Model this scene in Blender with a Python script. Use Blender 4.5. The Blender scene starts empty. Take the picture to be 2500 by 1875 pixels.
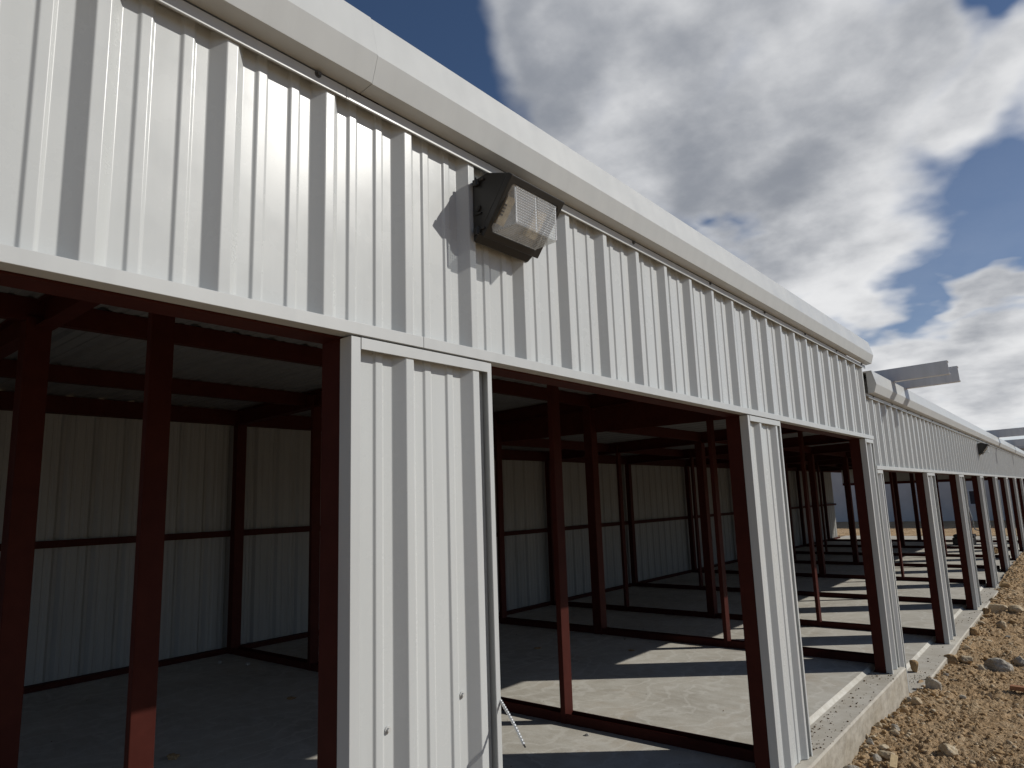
import bpy, bmesh, math, random
import numpy as np
from mathutils import Vector, Matrix, noise as mnoise

random.seed(7)
rng = np.random.default_rng(11)
C = bpy.context.scene.collection
scene = bpy.context.scene

# ------------------------------------------------------------------ helpers
class MB:
    """collects simple solids into one mesh"""
    def __init__(self):
        self.v = []; self.f = []; self.mi = []
    def add(self, vs, fs, mi=0):
        o = len(self.v)
        self.v += [tuple(p) for p in vs]
        self.f += [tuple(o + i for i in f) for f in fs]
        self.mi += [mi] * len(fs)
    def box(self, x0, x1, y0, y1, z0, z1, mi=0):
        vs = [(x0,y0,z0),(x1,y0,z0),(x1,y1,z0),(x0,y1,z0),(x0,y0,z1),(x1,y0,z1),(x1,y1,z1),(x0,y1,z1)]
        self.add(vs, [(0,3,2,1),(4,5,6,7),(0,1,5,4),(1,2,6,5),(2,3,7,6),(3,0,4,7)], mi)
    def prism(self, poly, axis, a, b, mi=0, shift=None):
        """poly: list of 2D points in the plane across axis; a..b extent. axis x: (y,z); y: (x,z); z: (x,y)"""
        def P(p, t, s=(0,0)):
            u, w = p[0]+s[0], p[1]+s[1]
            return {'x': (t,u,w), 'y': (u,t,w), 'z': (u,w,t)}[axis]
        n = len(poly); s = shift or (0,0)
        vs = [P(p,a) for p in poly] + [P(p,b,s) for p in poly]
        fs = [(i,(i+1)%n,n+(i+1)%n,n+i) for i in range(n)]
        fs += [tuple(range(n-1,-1,-1)), tuple(range(n,2*n))]
        self.add(vs, fs, mi)
    def cyl(self, p, q, r, n=10, mi=0, r2=None):
        p = Vector(p); q = Vector(q); d = (q-p).normalized()
        u = d.orthogonal().normalized(); w = d.cross(u); r2 = r if r2 is None else r2
        vs = [p+(u*math.cos(2*math.pi*k/n)+w*math.sin(2*math.pi*k/n))*r for k in range(n)]
        vs += [q+(u*math.cos(2*math.pi*k/n)+w*math.sin(2*math.pi*k/n))*r2 for k in range(n)]
        self.add(vs, [(k,(k+1)%n,n+(k+1)%n,n+k) for k in range(n)]+[tuple(range(n-1,-1,-1)),tuple(range(n,2*n))], mi)
    def tube(self, pts, r, n=8, radf=None):
        pts = [Vector(p) for p in pts]; vs = []; m = len(pts)
        u = (pts[1]-pts[0]).orthogonal().normalized()
        for i, p in enumerate(pts):
            d = (pts[min(i+1,m-1)]-pts[max(i-1,0)]).normalized()
            u = (u - d*u.dot(d)).normalized(); w = d.cross(u)
            rr = r*(radf(i) if radf else 1)
            vs += [p+(u*math.cos(2*math.pi*k/n)+w*math.sin(2*math.pi*k/n))*rr for k in range(n)]
        fs = [(i*n+k, i*n+(k+1)%n, (i+1)*n+(k+1)%n, (i+1)*n+k) for i in range(m-1) for k in range(n)]
        fs += [tuple(range(n-1,-1,-1)), tuple((m-1)*n+k for k in range(n))]
        self.add(vs, fs)
    def mesh(self, name, mats, fixn=True):
        me = bpy.data.meshes.new(name); me.from_pydata(self.v, [], self.f)
        if not isinstance(mats, (list,tuple)): mats = [mats]
        for m in mats: me.materials.append(m)
        if len(mats) > 1: me.polygons.foreach_set('material_index', self.mi)
        if fixn:
            bm = bmesh.new(); bm.from_mesh(me); bmesh.ops.recalc_face_normals(bm, faces=bm.faces); bm.to_mesh(me); bm.free()
        me.update()
        return me
    def build(self, name, mats, parent=None, bevel=0, smooth=False, **kw):
        return place(name, self.mesh(name, mats), parent, bevel, smooth, **kw)

def place(name, me, parent=None, bevel=0, smooth=False, loc=None):
    o = bpy.data.objects.new(name, me); C.objects.link(o)
    if parent is not None: o.parent = parent
    if loc is not None: o.location = loc
    if bevel:
        b = o.modifiers.new('edge', 'BEVEL'); b.width = bevel; b.segments = 2; b.limit_method = 'ANGLE'; b.angle_limit = math.radians(35)
    if smooth: me.polygons.foreach_set('use_smooth', [True]*len(me.polygons))
    return o

def tag(o, label, cat, group=None):
    o['label'] = label; o['category'] = cat
    if group: o['group'] = group
    return o
def empty(name, loc, label, cat, group=None):
    o = bpy.data.objects.new(name, None); C.objects.link(o); o.location = loc; o.empty_display_size = .2
    return tag(o, label, cat, group)
def structure(o): o['kind'] = 'structure'; return o

# ------------------------------------------------------------------ materials
def newmat(name):
    m = bpy.data.materials.new(name); m.use_nodes = True
    nt = m.node_tree; bs = nt.nodes['Principled BSDF']
    return m, nt, bs
def N(nt, t, **kw):
    n = nt.nodes.new(t)
    for k, v in kw.items():
        if k.startswith('i_'):
            n.inputs[k[2:].replace('_',' ')].default_value = v
        else: setattr(n, k, v)
    return n
def coords(nt, scale=(1,1,1)):
    tc = N(nt, 'ShaderNodeNewGeometry'); mp = N(nt, 'ShaderNodeMapping')
    mp.inputs['Scale'].default_value = scale
    nt.links.new(tc.outputs['Position'], mp.inputs['Vector'])
    return mp.outputs['Vector']
def noise_n(nt, vec, scale, detail=4, rough=.55):
    n = N(nt, 'ShaderNodeTexNoise'); n.inputs['Scale'].default_value = scale
    n.inputs['Detail'].default_value = detail; n.inputs['Roughness'].default_value = rough
    nt.links.new(vec, n.inputs['Vector']); return n.outputs['Fac']
def ramp(nt, fac, stops):
    r = N(nt, 'ShaderNodeValToRGB'); e = r.color_ramp.elements
    while len(e) < len(stops): e.new(.5)
    for k, (p, c) in enumerate(stops):
        e[k].position = p; e[k].color = (*c, 1) if len(c) == 3 else c
    nt.links.new(fac, r.inputs['Fac']); return r.outputs['Color']
def mixc(nt, fac, a, b, mode='MIX'):
    m = N(nt, 'ShaderNodeMix', data_type='RGBA', blend_type=mode)
    for s, v in ((m.inputs[0], fac), (m.inputs[6], a), (m.inputs[7], b)):
        if hasattr(v, 'links'): nt.links.new(v, s)
        else: s.default_value = v if not isinstance(v, tuple) or len(v) == 4 else (*v, 1)
    return m.outputs[2]
def bump(nt, bs, height, strength, dist, prev=None):
    b = N(nt, 'ShaderNodeBump'); b.inputs['Strength'].default_value = strength; b.inputs['Distance'].default_value = dist
    nt.links.new(height, b.inputs['Height'])
    if prev is not None: nt.links.new(prev, b.inputs['Normal'])
    nt.links.new(b.outputs['Normal'], bs.inputs['Normal']); return b.outputs['Normal']

def painted_metal(name, col, rough=.38, spec=.5, dirt=.06, peel=.25):
    m, nt, bs = newmat(name)
    v = coords(nt)
    streak = noise_n(nt, coords(nt, (6,6,.5)), 2.0, 5)
    c = ramp(nt, streak, [(.3, tuple(x*(1-dirt) for x in col)), (.62, col)])
    smudge = noise_n(nt, v, 5.0, 6, .65)
    c = mixc(nt, ramp(nt, smudge, [(.62,(0,0,0)),(.8,(.35,.35,.35))]), c, tuple(x*(1-2.2*dirt) for x in col))
    nt.links.new(c, bs.inputs['Base Color'])
    bs.inputs['Specular IOR Level'].default_value = spec
    r = ramp(nt, smudge, [(.3,(rough-.05,)*3),(.7,(rough+.08,)*3)])
    nt.links.new(r, bs.inputs['Roughness'])
    n1 = bump(nt, bs, noise_n(nt, coords(nt,(1,1,.35)), 3.0, 2), .25, .004)       # oil canning
    bump(nt, bs, noise_n(nt, v, 260, 2), peel, .0004, n1)                           # orange peel
    return m

WHITE = (.515,.528,.518)
M_white = painted_metal('white_painted_metal', WHITE, .25, .24, peel=.13)
M_trim = painted_metal('trim_painted_metal', (.49,.50,.49), .36, .34, peel=.08)
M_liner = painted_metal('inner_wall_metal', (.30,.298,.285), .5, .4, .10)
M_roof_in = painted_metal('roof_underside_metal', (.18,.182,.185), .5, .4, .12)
M_roof = painted_metal('roof_metal', (.55,.55,.54), .4)
M_galv = painted_metal('galvanised_metal', (.66,.66,.65), .42, .5, .12)
M_lampgrey = painted_metal('bronze_housing', (.022,.020,.018), .45, .4, .1)
M_screw = painted_metal('screw_paint', (.5,.5,.48), .35)

def red_primer():
    m, nt, bs = newmat('red_oxide_primer')
    v = coords(nt)
    c = ramp(nt, noise_n(nt, v, 9, 6, .6), [(.3,(.042,.0088,.0060)),(.7,(.058,.0130,.0088))])
    sc = noise_n(nt, coords(nt,(30,30,3)), 3, 6, .7)
    c = mixc(nt, ramp(nt, sc, [(.66,(0,0,0)),(.74,(.5,.5,.5))]), c, (.095,.028,.020))
    nt.links.new(c, bs.inputs['Base Color'])
    bs.inputs['Roughness'].default_value = .6; bs.inputs['Specular IOR Level'].default_value = .10
    bump(nt, bs, noise_n(nt, v, 40, 3), .12, .003)
    return m
M_red = red_primer()

def concrete(name, joints=False, edge=False):
    m, nt, bs = newmat(name)
    v = coords(nt)
    n1 = noise_n(nt, v, 1.1, 8, .62); n2 = noise_n(nt, coords(nt,(2.2,1,1)), 5, 8, .7); n3 = noise_n(nt, v, 90, 3)
    c = ramp(nt, n1, [(.3,(.36,.33,.275)),(.5,(.46,.43,.365)),(.7,(.56,.525,.455))])
    c = mixc(nt, ramp(nt, n2, [(.42,(0,0,0)),(.66,(.75,.75,.75))]), c, (.57,.55,.49))
    c = mixc(nt, ramp(nt, noise_n(nt, v, 2.3, 6, .7), [(.55,(0,0,0)),(.72,(.6,.6,.6))]), c, (.42,.345,.255))
    # trowel swirls: thin pale arcs
    w = N(nt, 'ShaderNodeTexWave', wave_type='RINGS'); w.inputs['Scale'].default_value = 1.3; w.inputs['Distortion'].default_value = 14
    w.inputs['Detail'].default_value = 5; w.inputs['Detail Scale'].default_value = 1.6
    nt.links.new(v, w.inputs['Vector'])
    c = mixc(nt, ramp(nt, w.outputs['Fac'], [(.86,(0,0,0)),(1.0,(.42,.42,.42))]), c, (.66,.64,.58))
    c = mixc(nt, .12, c, ramp(nt, n3, [(.3,(.2,.19,.17)),(.7,(.7,.68,.63))]))
    h = n2
    if joints:
        # saw cut control joint along the building with a pale dusty line
        sp = N(nt, 'ShaderNodeSeparateXYZ'); g = N(nt, 'ShaderNodeNewGeometry'); nt.links.new(g.outputs['Position'], sp.inputs[0])
        a = N(nt, 'ShaderNodeMath', operation='SUBTRACT'); a.inputs[1].default_value = 3.02; nt.links.new(sp.outputs['Y'], a.inputs[0])
        b = N(nt, 'ShaderNodeMath', operation='ABSOLUTE'); nt.links.new(a.outputs[0], b.inputs[0])
        l = N(nt, 'ShaderNodeMath', operation='LESS_THAN'); l.inputs[1].default_value = .005; nt.links.new(b.outputs[0], l.inputs[0])
        c = mixc(nt, l.outputs[0], c, (.62,.60,.54))
    if edge:
        sp = N(nt, 'ShaderNodeSeparateXYZ'); g = N(nt, 'ShaderNodeNewGeometry'); nt.links.new(g.outputs['Position'], sp.inputs[0])
        nz = N(nt, 'ShaderNodeMath', operation='MULTIPLY_ADD'); nz.inputs[1].default_value = .05; nt.links.new(noise_n(nt, coords(nt,(1,1,1)), 4, 5), nz.inputs[0]); nt.links.new(sp.outputs['Z'], nz.inputs[2])
        mr = N(nt, 'ShaderNodeMapRange'); mr.inputs['From Min'].default_value = edge-.006; mr.inputs['From Max'].default_value = edge+.006
        nt.links.new(nz.outputs[0], mr.inputs['Value'])
        c = mixc(nt, mr.outputs[0], ramp(nt, n2, [(.3,(.29,.258,.195)),(.7,(.42,.38,.30))]), c)
        gn = N(nt, 'ShaderNodeSeparateXYZ'); nt.links.new(g.outputs['Normal'], gn.inputs[0])
        fr = N(nt, 'ShaderNodeMapRange'); fr.inputs['From Min'].default_value = -.5; fr.inputs['From Max'].default_value = -.95; nt.links.new(gn.outputs['Y'], fr.inputs['Value'])
        rgh = ramp(nt, noise_n(nt, coords(nt,(1,1,1.4)), 11, 8, .72), [(.38,(.13,.108,.08)),(.58,(.39,.35,.28))])
        fm = N(nt, 'ShaderNodeMath', operation='MULTIPLY'); fm.inputs[1].default_value = .8; nt.links.new(fr.outputs[0], fm.inputs[0])
        c = mixc(nt, fm.outputs[0], c, rgh)
        c = mixc(nt, .4, c, ramp(nt, noise_n(nt, coords(nt,(.6,1,1)), 3, 6, .65), [(.35,(.33,.285,.215)),(.65,(.49,.455,.39))]))
    nt.links.new(c, bs.inputs['Base Color'])
    bs.inputs['Roughness'].default_value = .72; bs.inputs['Specular IOR Level'].default_value = .3
    p = bump(nt, bs, n2, .35, .006)
    bump(nt, bs, n3, .3, .002, p)
    return m
M_floor = concrete('troweled_concrete', joints=True)
M_slab = concrete('slab_edge_concrete', edge=-.045)
M_slab2 = concrete('lower_slab_edge_concrete', edge=-.40)

def dirt_mat():
    m, nt, bs = newmat('sandy_dirt')
    v = coords(nt)
    a = noise_n(nt, v, 1.6, 9, .68); b = noise_n(nt, v, 14, 8, .7); c3 = noise_n(nt, v, 75, 4, .6)
    c = ramp(nt, a, [(.28,(.36,.235,.125)),(.5,(.49,.335,.19)),(.72,(.60,.45,.285))])
    c = mixc(nt, ramp(nt, b, [(.5,(0,0,0)),(.68,(.8,.8,.8))]), c, (.64,.49,.31))
    c = mixc(nt, ramp(nt, b, [(.30,(.7,.7,.7)),(.45,(0,0,0))]), c, (.33,.205,.095))
    c = mixc(nt, ramp(nt, c3, [(.62,(0,0,0)),(.72,(.6,.6,.6))]), c, (.62,.50,.34))
    nt.links.new(c, bs.inputs['Base Color']); bs.inputs['Roughness'].default_value = .95; bs.inputs['Specular IOR Level'].default_value = .1
    p = bump(nt, bs, b, 1.0, .045); bump(nt, bs, c3, 1.0, .016, p)
    return m
M_dirt = dirt_mat()

def rock_mat(name, lo, hi, pale):
    m, nt, bs = newmat(name)
    v = coords(nt)
    a = noise_n(nt, v, 9, 8, .65); b = noise_n(nt, v, 45, 5, .6)
    c = ramp(nt, a, [(.3,lo),(.65,hi)])
    c = mixc(nt, ramp(nt, b, [(.52,(0,0,0)),(.7,(.7,.7,.7))]), c, pale)
    nt.links.new(c, bs.inputs['Base Color']); bs.inputs['Roughness'].default_value = .9; bs.inputs['Specular IOR Level'].default_value = .15
    p = bump(nt, bs, a, .7, .02); bump(nt, bs, b, .5, .006, p)
    return m
M_rock = rock_mat('limestone', (.36,.265,.16), (.50,.41,.28), (.60,.53,.41))
M_rockd = rock_mat('brown_clod', (.27,.17,.082), (.42,.285,.15), (.52,.38,.225))
M_rockg = rock_mat('grey_limestone', (.30,.265,.21), (.46,.42,.35), (.60,.57,.50))

M_soil = rock_mat('dark_soil', (.11,.075,.042), (.19,.13,.075), (.27,.2,.12))
def simple(name, col, rough=.5, metal=0, spec=.5, var=.15, sc=20):
    m, nt, bs = newmat(name)
    c = ramp(nt, noise_n(nt, coords(nt), sc, 4), [(.3, tuple(x*(1-var) for x in col)), (.7, tuple(min(1,x*(1+var)) for x in col))])
    nt.links.new(c, bs.inputs['Base Color']); bs.inputs['Roughness'].default_value = rough
    bs.inputs['Metallic'].default_value = metal; bs.inputs['Specular IOR Level'].default_value = spec
    return m
M_cable = simple('aluminium_conduit', (.62,.62,.60), .35, .7)
M_reflect = simple('lamp_reflector', (.42,.42,.43), .3, .5)
M_board = simple('amber_light_source', (.50,.40,.27), .5)
M_black = simple('black_plastic', (.012,.012,.013), .5)
M_wood = simple('pale_lumber', (.50,.38,.22), .75, 0, .2, .2, 30)
M_board2 = simple('brown_board', (.30,.145,.075), .7, 0, .2, .2, 30)
M_farwall = simple('pale_grey_siding', (.57,.55,.53), .6, 0, .3, .05, 3)
M_farframe = simple('pale_frame_paint', (.58,.58,.58), .5)
M_fardark = simple('dark_window_glass', (.05,.05,.06), .15)
M_mark = simple('mark_ink', (.09,.075,.06), .6)

def lens_mat(name, clear, freq):
    m, nt, bs = newmat(name)
    out = nt.nodes['Material Output']
    bs.inputs['Base Color'].default_value = (.86,.87,.88,1); bs.inputs['Roughness'].default_value = .16
    tr = N(nt, 'ShaderNodeBsdfTransparent'); tr.inputs['Color'].default_value = (.94,.95,.95,1)
    mx = N(nt, 'ShaderNodeMixShader')
    if freq:
        v = coords(nt)
        hs = []
        for d in freq:
            w = N(nt, 'ShaderNodeTexWave', wave_type='BANDS', bands_direction=d[0]); w.inputs['Scale'].default_value = d[1]
            nt.links.new(v, w.inputs['Vector']); hs.append(w.outputs['Fac'])
        h = hs[0]
        if len(hs) > 1:
            mm = N(nt, 'ShaderNodeMath', operation='MULTIPLY'); nt.links.new(hs[0], mm.inputs[0]); nt.links.new(hs[1], mm.inputs[1]); h = mm.outputs[0]
        bump(nt, bs, h, 1.0, .004)
        mr = N(nt, 'ShaderNodeMapRange'); mr.inputs['To Min'].default_value = clear+.2; mr.inputs['To Max'].default_value = clear-.2
        nt.links.new(h, mr.inputs['Value']); f = N(nt, 'ShaderNodeMath', operation='SUBTRACT'); f.inputs[0].default_value = 1
        nt.links.new(mr.outputs[0], f.inputs[1]); nt.links.new(f.outputs[0], mx.inputs['Fac'])
    else: mx.inputs['Fac'].default_value = 1-clear
    nt.links.new(tr.outputs[0], mx.inputs[1]); nt.links.new(bs.outputs[0], mx.inputs[2])
    nt.links.new(mx.outputs[0], out.inputs['Surface'])
    return m
M_lens = lens_mat('prismatic_glass', .68, (('X',31),('Z',31)))
M_lensb = lens_mat('ribbed_glass', .70, (('Y',31),))
M_lensc = lens_mat('clear_glass', .86, None)

M_bead = simple('bright_glass_bead', (.86,.87,.88), .12, 0, .8, .03)
# ------------------------------------------------------------------ dimensions (metres)
RIB = .3048; R0 = -.7346                     # rib pitch, start of first rib slope
FLAT = .035                                  # y of the flat of the sheeting, rib crests near y = .003
BAY = 3.048; PW = .61
ZH, ZHT, ZE = 2.15, 2.186, 2.866             # door head, top of head trim, underside of eave strip
DROP = .294
XJ = 6.435                                   # joint between the two buildings
BACK = 6.5

def roundpoly(pts, r=.004):
    """round interior corners of an open polyline"""
    out = [pts[0]]
    for i in range(1, len(pts)-1):
        p = np.array(pts[i]); a = np.array(pts[i-1]); b = np.array(pts[i+1])
        la = np.linalg.norm(a-p); lb = np.linalg.norm(b-p); k = min(r, la*.45, lb*.45)
        s = p+(a-p)/la*k; e = p+(b-p)/lb*k
        for t in (0,.33,.67,1): out.append(tuple((1-t)**2*s+2*t*(1-t)*p+t*t*e))
    out.append(pts[-1]); return out

def rib_profile(x0, x1, flat=FLAT, crest=.003, sgn=1, r=.0025):
    """plan profile (x, y) of the ribbed sheet between x0 and x1"""
    pts = []
    k0 = int(math.floor((x0-R0)/RIB))-1; k1 = int(math.ceil((x1-R0)/RIB))+1
    mh = .0065*(1 if crest < flat else -1)
    for k in range(k0, k1):
        s = R0+k*RIB
        pts += [(s,flat),(s+.0325,crest),(s+.0625,crest),(s+.095,flat)]
        for c in (s+.0475+.1016, s+.0475+.2032):
            pts += [(c-.0195,flat),(c-.0125,flat-mh),(c+.0125,flat-mh),(c+.0195,flat)]
    # clip
    def yat(x):
        for a, b in zip(pts, pts[1:]):
            if a[0] <= x <= b[0]:
                t = (x-a[0])/max(b[0]-a[0],1e-9); return a[1]+t*(b[1]-a[1])
    inner = [p for p in pts if x0+.003 < p[0] < x1-.003]
    return roundpoly([(x0,yat(x0))]+inner+[(x1,yat(x1))], r)

def sheet(x0, x1, z0, z1, flat=FLAT, crest=.003, thick=.004, r=.0025):
    pr = rib_profile(x0, x1, flat, crest, r=r)
    mb = MB()
    n = len(pr); t = thick
    vs = []
    for (x,y) in pr: vs += [(x,y,z0),(x,y,z1),(x,y+t,z0),(x,y+t,z1)]
    fs = []
    for i in range(n-1):
        a = 4*i; b = a+4
        fs += [(a,b,b+1,a+1),(a+2,a+3,b+3,b+2),(a+1,b+1,b+3,a+3),(a,a+2,b+2,b)]
    fs += [(0,1,3,2),(4*n-4,4*n-2,4*n-1,4*n-3)]
    mb.add(vs, fs); return mb

# ------------------------------------------------------------------ shared frame meshes (z = 0 at floor)
def channel(x0,x1,y0,y1,z0,z1,axis,t=.004):
    return None
def tube_box(w, d, h):
    mb = MB(); mb.box(-w/2, w/2, -d/2, d/2, 0, h); return mb

def roof_z(y): return 3.075-.03*y            # underside of roof sheet above the upper floor datum

def screw_mb(ax=0.0):
    mb = MB(); mb.cyl((0,0,0),(0,-.003,0),.0105,14); mb.cyl((0,-.003,0),(0,-.010,0),.0066,6); return mb
ME_screw = screw_mb().mesh('screw', M_screw)
ME_screwd = screw_mb().mesh('screw_dark', simple('screw_steel', (.07,.07,.065), .4))

def make_building(name, label, dz, x0, x1, piers, parts_x, end_open, fascia_x0, back_x1, seams, strip_seams):
    root = empty(name, (fascia_x0, 0, dz), label, 'building')
    ox = fascia_x0
    def L(mb): # geometry written in world x, floor-datum z -> local
        mb.v = [(a-ox, b, c) for a,b,c in mb.v]; return mb
    # high wall sheeting above the doors
    L(sheet(fascia_x0, x1, ZHT-.004, ZE+.03)).build('wall_panel', M_white, root)
    # door head trim: face, bottom return
    hb = [fascia_x0]+strip_seams[0]+[x1+.02]
    for a, b in zip(hb, hb[1:]):
        mb = MB(); mb.prism([(-.004,ZH),(-.004,ZHT),(.034,ZHT+.002),(.034,ZHT-.006),(.0,ZHT-.008),(.0,ZH+.004),(.05,ZH+.004),(.05,ZH)], 'x', a+.0008, b-.0008)
        L(mb).build('header_trim', M_trim, root, bevel=.0012)
    mb = MB(); mb.box(fascia_x0, x1-.005, .05, .145, ZH-.006, ZH+.14)
    L(mb).build('door_header', M_red, root, bevel=.003)
    # strip under the eave
    eb = [fascia_x0]+strip_seams[1]+[x1]
    for a, b in zip(eb, eb[1:]):
        mb = MB(); mb.prism([(-.006,ZE),(-.006,ZE+.034),(.03,ZE+.05),(.03,ZE+.02),(.0,ZE+.02),(.0,ZE+.0)], 'x', a+.0006, b-.0006)
        strip = L(mb).build('eave_strip', M_trim, root, bevel=.001)
        xs = R0+.0475
        k = math.ceil((a-xs)/(3*RIB)); first = xs+k*3*RIB
        if dz == 0: first = 1.70-3*RIB*math.floor((1.70-a)/(3*RIB))
        while first < b-.05:
            if first > a+.05: place('screw', ME_screwd, strip, loc=(first-ox, -.006, ZE+.028))
            first += 3*RIB
    # sculpted eave trim in lapped lengths
    prof = [(-.004,ZE+.040),(-.062,ZE+.049),(-.0885,ZE+.131),(-.056,ZE+.272),(.25,ZE+.268),(.25,ZE+.255),(-.004,ZE+.255)]
    tb = [fascia_x0]+seams+[x1+.035]
    for i, (a, b) in enumerate(zip(tb, tb[1:])):
        ins = .0025*(i % 2)
        mb = MB(); mb.prism([(y+(ins if y < -.01 else 0), z) for y,z in prof], 'x', a+(0 if i == 0 else .001), b-(.001 if b != tb[-1] else 0))
        L(mb).build('eave_trim', M_trim, root, bevel=.001)
    # roof: ribbed sheet, slopes gently to the back
    pr = rib_profile(fascia_x0, x1, 0, .022, r=.002)
    pr = [p for i,p in enumerate(pr)]
    vs = []; fs = []; n = len(pr)
    for (x,h) in pr:
        hh = abs(h)
        for y in (.04, BACK+.12):
            z = roof_z(y)+hh; vs += [(x,y,z),(x,y,z+.004)]
    for i in range(n-1):
        a = 4*i; b = a+4
        fs += [(a,b,b+2,a+2),(a+1,a+3,b+3,b+1),(a,a+1,b+1,b),(a+2,b+2,b+3,a+3)]
    fs += [(0,2,3,1),(4*n-4,4*n-3,4*n-1,4*n-2)]
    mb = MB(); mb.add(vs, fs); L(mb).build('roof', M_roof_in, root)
    # back wall with girt, base angle, eave strut
    bx = back_x1 or x1
    pr = sheet(fascia_x0, bx, .0, roof_z(BACK)-.004, BACK, BACK+.032, .004, r=.002)
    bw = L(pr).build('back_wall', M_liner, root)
    mb = MB(); mb.box(fascia_x0, bx, BACK-.075, BACK-.004, 1.36, 1.43); L(mb).build('girt', M_red, bw, bevel=.002)
    mb = MB(); mb.box(fascia_x0, bx, BACK-.09, BACK-.004, .03, .085); L(mb).build('base_angle', M_red, bw, bevel=.002)
    mb = MB(); mb.box(fascia_x0, x1-.01, BACK-.12, BACK-.004, 2.70, roof_z(BACK)-.006); L(mb).build('eave_strut', M_red, root, bevel=.002)
    if dz == 0:
        mb = MB(); mb.box(x1-.030, x1-.018, .15, BACK-.125, 2.50, roof_z(BACK)-.01); mb.add([(xx,yy,zz) for xx in (x1-.030,x1-.018) for yy in (.15,BACK-.125) for zz in (roof_z(BACK)-.01+.0005, roof_z(yy)-.003)],
            [(0,1,3,2),(4,6,7,5),(0,4,5,1),(2,3,7,6),(1,5,7,3),(0,2,6,4)])
        L(mb).build('end_panel', M_red, root)
    # purlins along the building
    for y in (1.65, 3.23, 5.0):
        zt = roof_z(y)-.004
        mb = MB(); t = .006
        mb.prism([(y-.055,zt),(y+.004,zt),(y+.004,zt-.138),(y+.06,zt-.138),(y+.06,zt-.120),(y+.054,zt-.120),(y+.054,zt-.132),(y+.010,zt-.132),(y+.010,zt-.0005),(y+.010,zt),(y-.049,zt-.006),(y-.049,zt-.02),(y-.055,zt-.02)][:12] if False else
                 [(y-.005,zt),(y+.06,zt),(y+.06,zt-.012),(y+.006,zt-.012),(y+.006,zt-.128),(y+.06,zt-.128),(y+.06,zt-.14),(y-.005,zt-.14)], 'x', fascia_x0, x1-.012)
        L(mb).build('purlin', M_red, root)
    # partitions: base track, studs, centre column, rafter, back stud
    me_track = me_stud = me_col = me_raft = me_bst = None
    mb = MB(); mb.prism([(-.05,0),(.05,0),(.05,.072),(.044,.072),(.044,.012),(-.044,.012),(-.044,.072),(-.05,.072)], 'y', .19, BACK-.1); me_track = mb.mesh('base_track', M_red)
    mb = MB(); mb.box(-.056,.05,-.022,.022,.02,2.88); me_stud = mb.mesh('partition_stud', M_red)
    mb = MB(); mb.box(-.068,.068,-.06,.06,0,2.86); mb.box(-.11,.11,-.09,.09,0,.012); me_col = mb.mesh('column', M_red)
    mb = MB(); mb.box(-.06,.06,-.05,.05,.03,2.70); me_bst = mb.mesh('back_stud', M_red)
    mb = MB()
    ya, yb = .15, BACK-.13
    for (u0,u1,v0,v1) in ((-.05,.05,0,.012),(-.05,.05,-.165,-.153),(-.006,.006,-.153,0)):
        vs = []
        for y in (ya,yb):
            z = roof_z(y)-.006
            vs += [(u0,y,z+v0-.012),(u1,y,z+v0-.012),(u1,y,z+v1-.012),(u0,y,z+v1-.012)]
        mb.add(vs, [(0,1,2,3),(7,6,5,4),(0,4,5,1),(1,5,6,2),(2,6,7,3),(3,7,4,0)])
    me_raft = mb.mesh('rafter', M_red)
    for x in parts_x:
        place('base_track', me_track, root, bevel=.004, loc=(x-ox,0,.03))
        for y in (1.65, 4.82): place('partition_stud', me_stud, root, bevel=.004, loc=(x-ox,y,.0))
        place('column', me_col, root, bevel=.006, loc=(x-ox-(.03 if x < 1 else 0),3.27,.0))
        place('back_stud', me_bst, root, bevel=.006, loc=(x-ox,BACK-.13,.0))
        place('rafter', me_raft, root, loc=(x-ox,0,0))
    # piers between the doors
    for (a, b, kind) in piers:
        zt = ZH-.006
        p = L(sheet(a+.012, b-.012, .004, zt, FLAT, .003)).build('pier_panel', M_white, root)
        mb = MB(); zc = zt
        if kind != 'right':
            mb.prism([(a,0),(a+.034,0),(a+.034,.004),(a+.004,.004),(a+.004,.052),(a,.052)], 'z', .0, zc)
            L(mb).build('side_trim', M_trim, p, bevel=.0012)
        if kind != 'left':
            mb = MB(); mb.prism([(b,0),(b-.022,0),(b-.022,.004),(b-.004,.004),(b-.004,.052),(b,.052)], 'z', .0, zc)
            L(mb).build('side_trim', M_trim, p, bevel=.0012)
        mb = MB(); mb.prism([(-.002,zt-.034),(-.002,zt),(.034,zt),(.034,zt-.006),(.003,zt-.006),(.003,zt-.034)], 'x', a+.0345 if kind != 'right' else a, (b-.0225) if kind != 'left' else b)
        L(mb).build('top_trim', M_trim, p, bevel=.001)
        if dz == 0 and abs(a) < .01:
            for sx, sz in ((.159,1.046),(.463,1.071)): place('screw', ME_screw, p, loc=(sx-ox,FLAT,sz))
        # red steel door posts at both sides of the pier
        for sx, on in ((a+.005, kind != 'right'), (b-.005, kind != 'left')):
            if not on: continue
            s = 1 if sx < (a+b)/2 else -1
            mb = MB(); mb.prism([(sx,.052),(sx+s*.06,.052),(sx+s*.06,.064),(sx+s*.008,.064),(sx+s*.008,.132),(sx+s*.06,.132),(sx+s*.06,.145),(sx,.145)], 'z', .012, 2.9)
            dp = L(mb).build('door_post', M_red, root, bevel=.003)
            mb = MB(); mb.box(min(sx,sx+s*.09)-.005, max(sx,sx+s*.09)+.005, .058, .158, .0005, .0115); L(mb).build('base_plate', M_red, dp)
    if end_open:
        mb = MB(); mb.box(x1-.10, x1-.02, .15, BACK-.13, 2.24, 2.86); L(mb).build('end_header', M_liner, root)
        mb = MB(); mb.box(x1-.11, x1-.02, .15, BACK-.13, 2.14, 2.24); L(mb).build('end_beam', M_red, root)
    return root

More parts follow.
